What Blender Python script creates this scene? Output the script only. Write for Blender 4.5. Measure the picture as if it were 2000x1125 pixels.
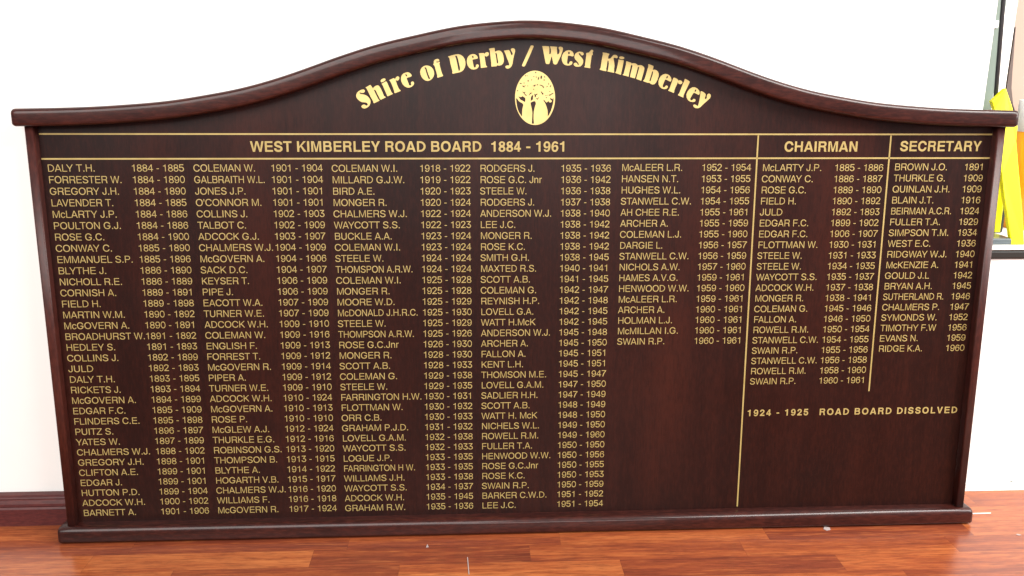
import bpy, bmesh, math, random
from mathutils import Matrix, Vector
for _o in list(bpy.data.objects):
    bpy.data.objects.remove(_o)
S = bpy.context.scene
COL = S.collection
R = math.radians

# ------------------------------------------------------------------ camera
cam_d = bpy.data.cameras.new('camera')
cam_d.sensor_width = 36.0
cam_d.lens = 29.844
cam_d.clip_start = 0.05
cam_d.clip_end = 60.0
cam = bpy.data.objects.new('camera', cam_d)
COL.objects.link(cam)
cam.matrix_world = Matrix(((0.99881219, 0.00821239, -0.04802873, -0.106),
                           (-0.04855619, 0.24992562, -0.96704678, -1.53923306),
                           (0.00406184, 0.96823021, 0.25002752, 0.88894056),
                           (0, 0, 0, 1)))
S.camera = cam

# ------------------------------------------------------------------ room light
W = bpy.data.worlds.new('World')
S.world = W
W.use_nodes = True
_bg = W.node_tree.nodes['Background']
_bg.inputs[0].default_value = (0.93, 0.96, 1.0, 1)
_bg.inputs[1].default_value = 0.24

def lamp(name, loc, target, sx, sy, power, col):
    d = bpy.data.lights.new(name, 'AREA')
    d.shape = 'RECTANGLE'; d.size = sx; d.size_y = sy
    d.energy = power; d.color = col
    o = bpy.data.objects.new(name, d); COL.objects.link(o)
    o.location = loc
    o.rotation_euler = (Vector(target) - Vector(loc)).to_track_quat('-Z', 'Y').to_euler()
    return o

lamp('ceiling_lamp', (1.75, -1.40, 2.55), (1.4, -1.2, 0), 2.2, 0.75, 135, (1.0, 0.97, 0.93))
lamp('left_wall_fill', (-1.6, -3.3, 2.8), (-0.9, 0.0, 0.3), 3.4, 2.6, 215, (1.0, 0.97, 0.93))  # added soft fill without a known lamp, lifts the left wall
lamp('rear_window', (0.55, -4.6, 1.45), (0.3, 0.0, 0.9), 1.5, 1.0, 34, (1.0, 0.97, 0.95))
lamp('side_window', (2.9, -1.0, 1.7), (0.6, 0.1, 0.5), 1.3, 1.6, 95, (1.0, 0.98, 0.95))

S.view_settings.view_transform = 'Standard'
S.view_settings.look = 'None'
S.view_settings.exposure = 0.0
S.view_settings.gamma = 1.0
S.view_settings.use_curve_mapping = False
S.render.engine = 'CYCLES'
S.cycles.max_bounces = 8

# ------------------------------------------------------------------ node helpers
def new_mat(name):
    m = bpy.data.materials.new(name); m.use_nodes = True
    nt = m.node_tree
    return m, nt, nt.nodes['Principled BSDF']

def N(nt, typ, **kw):
    n = nt.nodes.new(typ)
    for k, v in kw.items():
        setattr(n, k, v)
    return n

def inp(nt, node, idx, v):
    s = node.inputs[idx]
    if isinstance(v, bpy.types.NodeSocket):
        nt.links.new(v, s)
    else:
        s.default_value = v

def math_(nt, op, a, b=0.0, c=None):
    n = N(nt, 'ShaderNodeMath', operation=op)
    inp(nt, n, 0, a); inp(nt, n, 1, b)
    if c is not None: inp(nt, n, 2, c)
    return n.outputs[0]

def noise(nt, vec, scale, detail=3.0, rough=0.55, dim='3D'):
    n = N(nt, 'ShaderNodeTexNoise', noise_dimensions=dim)
    nt.links.new(vec, n.inputs['Vector'])
    n.inputs['Scale'].default_value = scale
    n.inputs['Detail'].default_value = detail
    n.inputs['Roughness'].default_value = rough
    return n.outputs[0]

def mapping(nt, vec, scale=(1, 1, 1), loc=(0, 0, 0), rot=(0, 0, 0)):
    n = N(nt, 'ShaderNodeMapping')
    nt.links.new(vec, n.inputs[0])
    n.inputs['Scale'].default_value = scale
    n.inputs['Location'].default_value = loc
    n.inputs['Rotation'].default_value = rot
    return n.outputs[0]

def ramp(nt, fac, stops):
    n = N(nt, 'ShaderNodeValToRGB')
    nt.links.new(fac, n.inputs[0])
    e = n.color_ramp.elements
    while len(e) < len(stops): e.new(0.5)
    for el, (p, c) in zip(e, stops):
        el.position = p; el.color = (*c, 1)
    return n.outputs[0]

def mix(nt, fac, a, b, mode='MIX'):
    n = N(nt, 'ShaderNodeMix', data_type='RGBA', blend_type=mode)
    inp(nt, n, 0, fac)
    for i, v in ((6, a), (7, b)):
        if isinstance(v, bpy.types.NodeSocket): nt.links.new(v, n.inputs[i])
        else: n.inputs[i].default_value = (*v, 1)
    return n.outputs[2]

def bump(nt, bsdf, h, strength, dist):
    b = N(nt, 'ShaderNodeBump')
    b.inputs['Strength'].default_value = strength
    b.inputs['Distance'].default_value = dist
    nt.links.new(h, b.inputs['Height'])
    nt.links.new(b.outputs[0], bsdf.inputs['Normal'])

def wood(name, axis, dark, mid, red, rough, spec=0.5, coat=0.0, fleck=1.0):
    """stained timber, grain running along one object axis"""
    m, nt, p = new_mat(name)
    co = N(nt, 'ShaderNodeTexCoord').outputs['Object']
    def st(fine, along):
        return (along, fine, fine) if axis == 'X' else (fine, fine, along)
    warp = noise(nt, mapping(nt, co, st(3.0, 0.8)), 2.0, 2.0)
    wv = N(nt, 'ShaderNodeVectorMath', operation='MULTIPLY_ADD')
    nt.links.new(warp, wv.inputs[0]); wv.inputs[1].default_value = (0.02, 0.02, 0.02)
    nt.links.new(co, wv.inputs[2])
    v = wv.outputs[0]
    bands = noise(nt, mapping(nt, v, st(5.5, 0.8)), 1.0, 6.0, 0.62)
    streak = noise(nt, mapping(nt, v, st(48.0, 2.6)), 1.0, 5.0, 0.7)
    pores = noise(nt, mapping(nt, co, st(620.0, 22.0)), 1.0, 2.0, 0.6)
    blotch = noise(nt, mapping(nt, co, (1, 1, 1)), 5.5, 3.0, 0.6)
    base = ramp(nt, bands, [(0.32, dark), (0.52, mid), (0.78, red)])
    c = mix(nt, math_(nt, 'MULTIPLY', ramp(nt, streak, [(0.50, (0, 0, 0)), (0.78, (1, 1, 1))]), 0.55), base, red)
    c = mix(nt, math_(nt, 'MULTIPLY', ramp(nt, blotch, [(0.45, (0, 0, 0)), (0.75, (1, 1, 1))]), 0.55), c, dark)
    c = mix(nt, math_(nt, 'MULTIPLY', ramp(nt, pores, [(0.56, (0, 0, 0)), (0.70, (1, 1, 1))]), 0.45), c, tuple(x * .45 for x in dark))
    mott = noise(nt, mapping(nt, v, st(230.0, 55.0)), 1.0, 3.0, 0.7)
    c = mix(nt, math_(nt, 'MULTIPLY', ramp(nt, mott, [(0.46, (0, 0, 0)), (0.62, (1, 1, 1))]), 0.42 * fleck), c, tuple(x * .5 for x in dark))
    c = mix(nt, math_(nt, 'MULTIPLY', ramp(nt, mott, [(0.36, (1, 1, 1)), (0.48, (0, 0, 0))]), 0.35 * fleck), c, red)
    nt.links.new(c, p.inputs['Base Color'])
    r = math_(nt, 'MULTIPLY_ADD', blotch, 0.16, rough - 0.08)
    nt.links.new(r, p.inputs['Roughness'])
    p.inputs['Specular IOR Level'].default_value = spec
    p.inputs['Coat Weight'].default_value = coat
    p.inputs['Coat Roughness'].default_value = 0.09
    bump(nt, p, pores, 0.25, 0.0003)
    return m

M_panel = wood('mahogany_veneer', 'Z', (0.0095, 0.0025, 0.0019), (0.0185, 0.0043, 0.0030), (0.0370, 0.0080, 0.0047), 0.36, 0.24, fleck=0.65)
M_rail_z = wood('mahogany_upright', 'Z', (0.034, 0.0092, 0.0080), (0.054, 0.0132, 0.0100), (0.082, 0.0190, 0.0125), 0.40, 0.35)
M_rail_x = wood('mahogany_moulding', 'X', (0.0170, 0.0044, 0.0038), (0.0360, 0.0085, 0.0064), (0.0720, 0.0158, 0.0100), 0.36, 0.16, 0.34)
M_skirt = wood('stained_skirting', 'X', (0.065, 0.0150, 0.0160), (0.095, 0.0210, 0.0205), (0.130, 0.029, 0.021), 0.42, 0.28)

def gold_mat(name, lo, hi):
    m, nt, p = new_mat(name)
    co = N(nt, 'ShaderNodeTexCoord').outputs['Object']
    n = noise(nt, co, 45.0, 4.0)
    nt.links.new(ramp(nt, n, [(0.3, lo), (0.7, hi)]), p.inputs['Base Color'])
    p.inputs['Metallic'].default_value = 0.15
    p.inputs['Roughness'].default_value = 0.45
    return m
M_gold = gold_mat('gold_paint', (0.34, 0.25, 0.080), (0.41, 0.312, 0.115))
M_gold_lit = gold_mat('gold_paint_lit', (0.56, 0.435, 0.155), (0.63, 0.50, 0.195))  # same gold, brighter: light on title and emblem is put into the colour

def plain(name, col, rough=0.6, var=0.06, metal=0.0, scale=14.0, bstr=0.0):
    m, nt, p = new_mat(name)
    co = N(nt, 'ShaderNodeTexCoord').outputs['Object']
    n = noise(nt, co, scale, 4.0, 0.6)
    c = mix(nt, n, tuple(max(0, x * (1 - var)) for x in col), tuple(min(1, x * (1 + var)) for x in col))
    nt.links.new(c, p.inputs['Base Color'])
    p.inputs['Roughness'].default_value = rough
    p.inputs['Metallic'].default_value = metal
    if bstr: bump(nt, p, noise(nt, co, 220.0, 3.0), bstr, 0.0006)
    return m

M_wall = plain('white_wall_paint', (0.84, 0.84, 0.82), 0.65, 0.02, bstr=0.15)
M_white = plain('white_enamel', (0.85, 0.84, 0.80), 0.35, 0.02)
M_strip = plain('black_rubber_edge', (0.010, 0.009, 0.007), 0.55, 0.5, scale=40)
M_post = plain('grey_green_metal', (0.20, 0.25, 0.215), 0.32, 0.06)
M_pole = plain('charcoal_tube', (0.035, 0.04, 0.045), 0.35, 0.2)
M_yellow = plain('safety_yellow_plastic', (0.90, 0.86, 0.0), 0.45, 0.03)
M_orange = plain('safety_orange_plastic', (0.95, 0.36, 0.0), 0.45, 0.06)
M_beige = plain('beige_board', (0.36, 0.265, 0.21), 0.7, 0.04)
M_brown = plain('brown_card', (0.10, 0.07, 0.06), 0.7, 0.1)
M_grey = plain('slate_plastic', (0.09, 0.11, 0.12), 0.3, 0.1)
M_black = plain('black_fabric', (0.012, 0.014, 0.010), 0.8, 0.3)
M_tie = plain('white_plastic', (0.62, 0.58, 0.55), 0.5, 0.05)
M_chip = plain('pale_flake', (0.34, 0.28, 0.27), 0.6, 0.05)
M_tan = plain('tan_card', (0.45, 0.34, 0.24), 0.8, 0.1)
M_scuff = plain('grey_scuff', (0.08, 0.08, 0.07), 0.8, 0.2)

def floor_mat():
    m, nt, p = new_mat('merbau_strip_floor')
    co = N(nt, 'ShaderNodeTexCoord').outputs['Object']
    sep = N(nt, 'ShaderNodeSeparateXYZ'); nt.links.new(co, sep.inputs[0])
    x, y = sep.outputs[0], sep.outputs[1]
    ry = math_(nt, 'DIVIDE', math_(nt, 'ADD', y, 5.012), 0.056)
    row = math_(nt, 'FLOOR', ry)
    fy = math_(nt, 'FRACT', ry)
    wn = N(nt, 'ShaderNodeTexWhiteNoise', noise_dimensions='1D'); nt.links.new(row, wn.inputs['W'])
    rx = math_(nt, 'DIVIDE', math_(nt, 'ADD', math_(nt, 'MULTIPLY', wn.outputs[0], 3.7), math_(nt, 'ADD', x, 9.0)), 0.41)
    cell = math_(nt, 'FLOOR', rx)
    fx = math_(nt, 'FRACT', rx)
    cv = N(nt, 'ShaderNodeCombineXYZ')
    nt.links.new(row, cv.inputs[0]); nt.links.new(cell, cv.inputs[1])
    w2 = N(nt, 'ShaderNodeTexWhiteNoise', noise_dimensions='2D'); nt.links.new(cv.outputs[0], w2.inputs['Vector'])
    rnd = w2.outputs[0]
    # every strip has its own piece of grain
    off = N(nt, 'ShaderNodeVectorMath', operation='MULTIPLY_ADD')
    nt.links.new(w2.outputs[1], off.inputs[0]); off.inputs[1].default_value = (7, 7, 7); nt.links.new(co, off.inputs[2])
    v = off.outputs[0]
    g1 = noise(nt, mapping(nt, v, (3.6, 46.0, 1.0)), 1.0, 8.0, 0.72)
    g2 = noise(nt, mapping(nt, v, (24.0, 210.0, 1.0)), 1.0, 4.0, 0.7)
    g3 = noise(nt, mapping(nt, v, (14.0, 170.0, 1.0)), 1.0, 3.0, 0.6)
    tone = math_(nt, 'ADD', math_(nt, 'MULTIPLY', rnd, 0.24), math_(nt, 'MULTIPLY', g1, 0.82))
    c = ramp(nt, tone, [(0.28, (0.090, 0.019, 0.012)), (0.44, (0.185, 0.040, 0.017)), (0.57, (0.290, 0.070, 0.022)), (0.78, (0.470, 0.150, 0.046))])
    c = mix(nt, math_(nt, 'MULTIPLY', ramp(nt, g2, [(0.45, (0, 0, 0)), (0.68, (1, 1, 1))]), 0.60), c, (0.100, 0.022, 0.011))
    c = mix(nt, math_(nt, 'MULTIPLY', ramp(nt, g3, [(0.55, (0, 0, 0)), (0.75, (1, 1, 1))]), 0.45), c, (0.50, 0.155, 0.045))
    seam = math_(nt, 'MAXIMUM', math_(nt, 'LESS_THAN', fy, 0.012), math_(nt, 'LESS_THAN', fx, 0.0022))
    c = mix(nt, math_(nt, 'MULTIPLY', seam, 0.35), c, (0.05, 0.014, 0.009))
    nt.links.new(c, p.inputs['Base Color'])
    rr = math_(nt, 'MULTIPLY_ADD', noise(nt, co, 9.0, 4.0), 0.14, 0.17)
    nt.links.new(rr, p.inputs['Roughness'])
    bump(nt, p, g2, 0.10, 0.0003)
    return m
M_floor = floor_mat()

# ------------------------------------------------------------------ mesh helpers
def link(name, verts, faces, mat, parent=None, smooth=False, bev=0.0, seg=2):
    me = bpy.data.meshes.new(name)
    me.from_pydata([tuple(v) for v in verts], [], faces)
    bm = bmesh.new(); bm.from_mesh(me)
    bmesh.ops.recalc_face_normals(bm, faces=bm.faces)
    if bev:
        bmesh.ops.bevel(bm, geom=list(bm.edges), offset=bev, segments=seg, affect='EDGES', profile=0.5)
    bm.to_mesh(me); bm.free()
    if smooth:
        for f in me.polygons: f.use_smooth = True
    me.materials.append(mat)
    o = bpy.data.objects.new(name, me); COL.objects.link(o)
    if parent is not None: o.parent = parent
    return o

def box(name, x0, x1, y0, y1, z0, z1, mat, parent=None, bev=0.0, seg=2):
    v = [(x, y, z) for x in (x0, x1) for y in (y0, y1) for z in (z0, z1)]
    f = [(0, 1, 3, 2), (4, 6, 7, 5), (0, 4, 5, 1), (2, 3, 7, 6), (0, 2, 6, 4), (1, 5, 7, 3)]
    return link(name, v, f, mat, parent, smooth=False, bev=bev, seg=seg)

def prism(name, front, back, mat, parent=None, bev=0.0):
    """solid between two matching outlines"""
    n = len(front)
    v = list(front) + list(back)
    f = [tuple(range(n)), tuple(range(2 * n - 1, n - 1, -1))] + [(i, (i + 1) % n, n + (i + 1) % n, n + i) for i in range(n)]
    return link(name, v, f, mat, parent, bev=bev, seg=2)

def tube(name, a, b, r, mat, parent=None, seg=20):
    a, b = Vector(a), Vector(b); d = (b - a).normalized()
    u = d.orthogonal().normalized(); w = d.cross(u)
    v, f = [], []
    for c in (a, b):
        for i in range(seg):
            t = 2 * math.pi * i / seg
            v.append(c + u * (r * math.cos(t)) + w * (r * math.sin(t)))
    for i in range(seg):
        f.append((i, (i + 1) % seg, seg + (i + 1) % seg, seg + i))
    f.append(tuple(range(seg))); f.append(tuple(range(seg, 2 * seg)))
    o = link(name, v, f, mat, parent)
    for p in o.data.polygons: p.use_smooth = len(p.vertices) == 4
    return o

def empty(name, loc, label, cat):
    o = bpy.data.objects.new(name, None); COL.objects.link(o)
    o.location = loc; o.empty_display_size = 0.05
    o['label'] = label; o['category'] = cat
    return o

def tag(o, label, cat, group=None):
    o['label'] = label; o['category'] = cat
    if group: o['group'] = group
    return o

def structure(o):
    o['kind'] = 'structure'
    return o

# ------------------------------------------------------------------ the setting
structure(link('floor', [(-6, -6, 0), (6, -6, 0), (6, 3, 0), (-6, 3, 0)], [(0, 1, 2, 3)], M_floor))
structure(box('wall', -4.0, 0.8635, 0.055, 0.092, 0.0, 3.2, M_wall))
structure(box('low_wall', 0.8635, 3.2, 0.096, 0.22, 0.0, 0.5185, M_wall))
structure(box('alcove_wall', 0.70, 3.2, 0.62, 0.70, 0.0, 3.2, M_wall))

# skirting board, left of the honour board: stepped profile run along the wall
sk = [(0.0545, 0.0), (0.030, 0.0), (0.030, 0.036), (0.0325, 0.0395), (0.0325, 0.041), (0.0305, 0.0425), (0.0315, 0.047), (0.0350, 0.0540),
      (0.0354, 0.0556), (0.0345, 0.0570), (0.0360, 0.0595), (0.0410, 0.0622), (0.0545, 0.0628)]
n = len(sk)
v = [(-3.9, a, b) for a, b in sk] + [(0.60, a, b) for a, b in sk]
structure(link('skirting_board', v, [tuple(range(n)), tuple(range(n, 2 * n))] + [(i, (i + 1) % n, n + (i + 1) % n, n + i) for i in range(n)], M_skirt))
structure(box('low_skirting', 0.8640, 3.2, 0.0925, 0.0957, 0.0, 0.020, M_white, bev=0.0012))

# ------------------------------------------------------------------ honour board
LEAN = R(3.259)
board = empty('honour_board', (0, 0, 0), 'dark mahogany honour board with arched top and gold lettering leaning on white wall', 'honour board')
board.rotation_euler = (-LEAN, 0, 0)

KN = [(0, .9712), (.03, .9707), (.12, .9615), (.205, .9440), (.272, .9280), (.343, .9055), (.372, .8950), (.438, .8725), (.505, .8540),
      (.572, .8412), (.639, .8310), (.739, .8228), (.807, .8198), (.898, .8180)]
def top_t(s):
    s = abs(s)
    # Catmull-Rom through the knots, mirrored about the centre
    K = [(-.03, .9707)] + KN + [(1.0, .8172)]
    for i in range(1, len(K) - 2):
        if s <= K[i + 1][0] or i == len(K) - 3:
            (x0, y0), (x1, y1), (x2, y2), (x3, y3) = K[i - 1:i + 3]
            t = (s - x1) / (x2 - x1)
            m1 = (y2 - y0) / (x2 - x0) * (x2 - x1); m2 = (y3 - y1) / (x3 - x1) * (x2 - x1)
            return (2 * t**3 - 3 * t**2 + 1) * y1 + (t**3 - 2 * t**2 + t) * m1 + (-2 * t**3 + 3 * t**2) * y2 + (t**3 - t**2) * m2
SM = [top_t(-0.906 + 1.812 * i / 240) for i in range(241)]
for _ in range(6):
    SM = [SM[0]] + [(SM[i - 1] + 2 * SM[i] + SM[i + 1]) / 4 for i in range(1, 240)] + [SM[240]]
def tt(s):
    q = (s + 0.906) / 1.812 * 240
    i = max(0, min(239, int(q))); f = q - i
    return SM[i] * (1 - f) + SM[i + 1] * f

# back panel (18 mm sheet) whose arched top is housed in the moulding
PX = 0.8705
ss = [-PX + 2 * PX * i / 120 for i in range(121)]
fr = [(-PX, -0.018, 0.0315), (PX, -0.018, 0.0315)] + [(s, -0.018, tt(s) - 0.016) for s in reversed(ss)]
bk = [(a, -0.001, c) for a, b, c in fr]
panel = prism('back_panel', fr, bk, M_panel, board)

def round_rect(y0, y1, z0, z1, r, inset, seg=5):
    """y = depth, z = height; r = radii for (front-top, front-bottom, back-bottom, back-top)"""
    y0 += inset; y1 -= inset; z0 += inset; z1 -= inset
    out = []
    for (cy, cz, a0, k) in ((y0, z1, 90, 0), (y0, z0, 180, 1), (y1, z0, 270, 2), (y1, z1, 0, 3)):
        rr = max(r[k] - inset, 0.0006)
        oy = cy + rr if k in (0, 1) else cy - rr
        oz = cz - rr if k in (0, 3) else cz + rr
        for j in range(seg + 1):
            a = R(a0 + 90 * j / seg)
            out.append((oy + rr * math.cos(a), oz + rr * math.sin(a)))
    return out

def sweep(name, path, prof, mat, parent):
    """prof(inset)-> section; path = [(x, t, nx, nt, inset)]"""
    v, f = [], []
    for (x, t, nx, nt_, ins) in path:
        for (y, h) in prof(ins):
            v.append((x + nx * h, y, t + nt_ * h))
    m = len(v) // len(path)
    for i in range(len(path) - 1):
        for j in range(m):
            a = i * m + j; b = i * m + (j + 1) % m
            f.append((a, b, b + m, a + m))
    f.append(tuple(range(m))); f.append(tuple(range(len(v) - m, len(v))))
    o = link(name, v, f, mat, parent)
    for p in o.data.polygons: p.use_smooth = len(p.vertices) == 4
    return o

def ends(L, r, k=6):
    """stations and insets for a rounded end"""
    return [(L - r + r * math.sin(R(90 * j / k)), r * (1 - math.cos(R(90 * j / k)))) for j in range(1, k + 1)]

E = ends(0.9035, 0.008)
st = [(-x, i) for x, i in reversed(E)] + [(-0.8955 + 1.791 * i / 200, 0.0) for i in range(201)] + E
path = []
for x, ins in st:
    d = (tt(min(x + .004, .904)) - tt(max(x - .004, -.904))) / (min(x + .004, .904) - max(x - .004, -.904))
    l = math.hypot(1, d)
    path.append((x, tt(x), -d / l, 1 / l, ins))
sweep('top_moulding', path, lambda i: round_rect(-0.046, 0.0, -0.031, 0.0, (.009, .006, .002, .003), i), M_rail_x, board)

E = ends(0.9030, 0.007)
st = [(-x, i) for x, i in reversed(E)] + [(-0.896 + 1.792 * i / 60, 0.0) for i in range(61)] + E
sweep('bottom_rail', [(x, 0.0, 0, 1, i) for x, i in st], lambda i: round_rect(-0.045, 0.0, 0.0, 0.0315, (.012, .005, .001, .002), i), M_rail_x, board)

for sgn in (-1, 1):
    pr = round_rect(-0.034, -0.0005, 0.8708, 0.8870, (.0035, .003, .001, .001), 0.0)
    v = [(sgn * h, y, 0.0317) for y, h in pr] + [(sgn * h, y, tt(sgn * 0.88) - 0.0270) for y, h in pr]
    k = len(pr)
    o = link('side_rail', v, [tuple(range(k)), tuple(range(k, 2 * k))] + [(i, (i + 1) % k, k + (i + 1) % k, k + i) for i in range(k)], M_rail_z, board)
    for p in o.data.polygons: p.use_smooth = len(p.vertices) == 4

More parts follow.
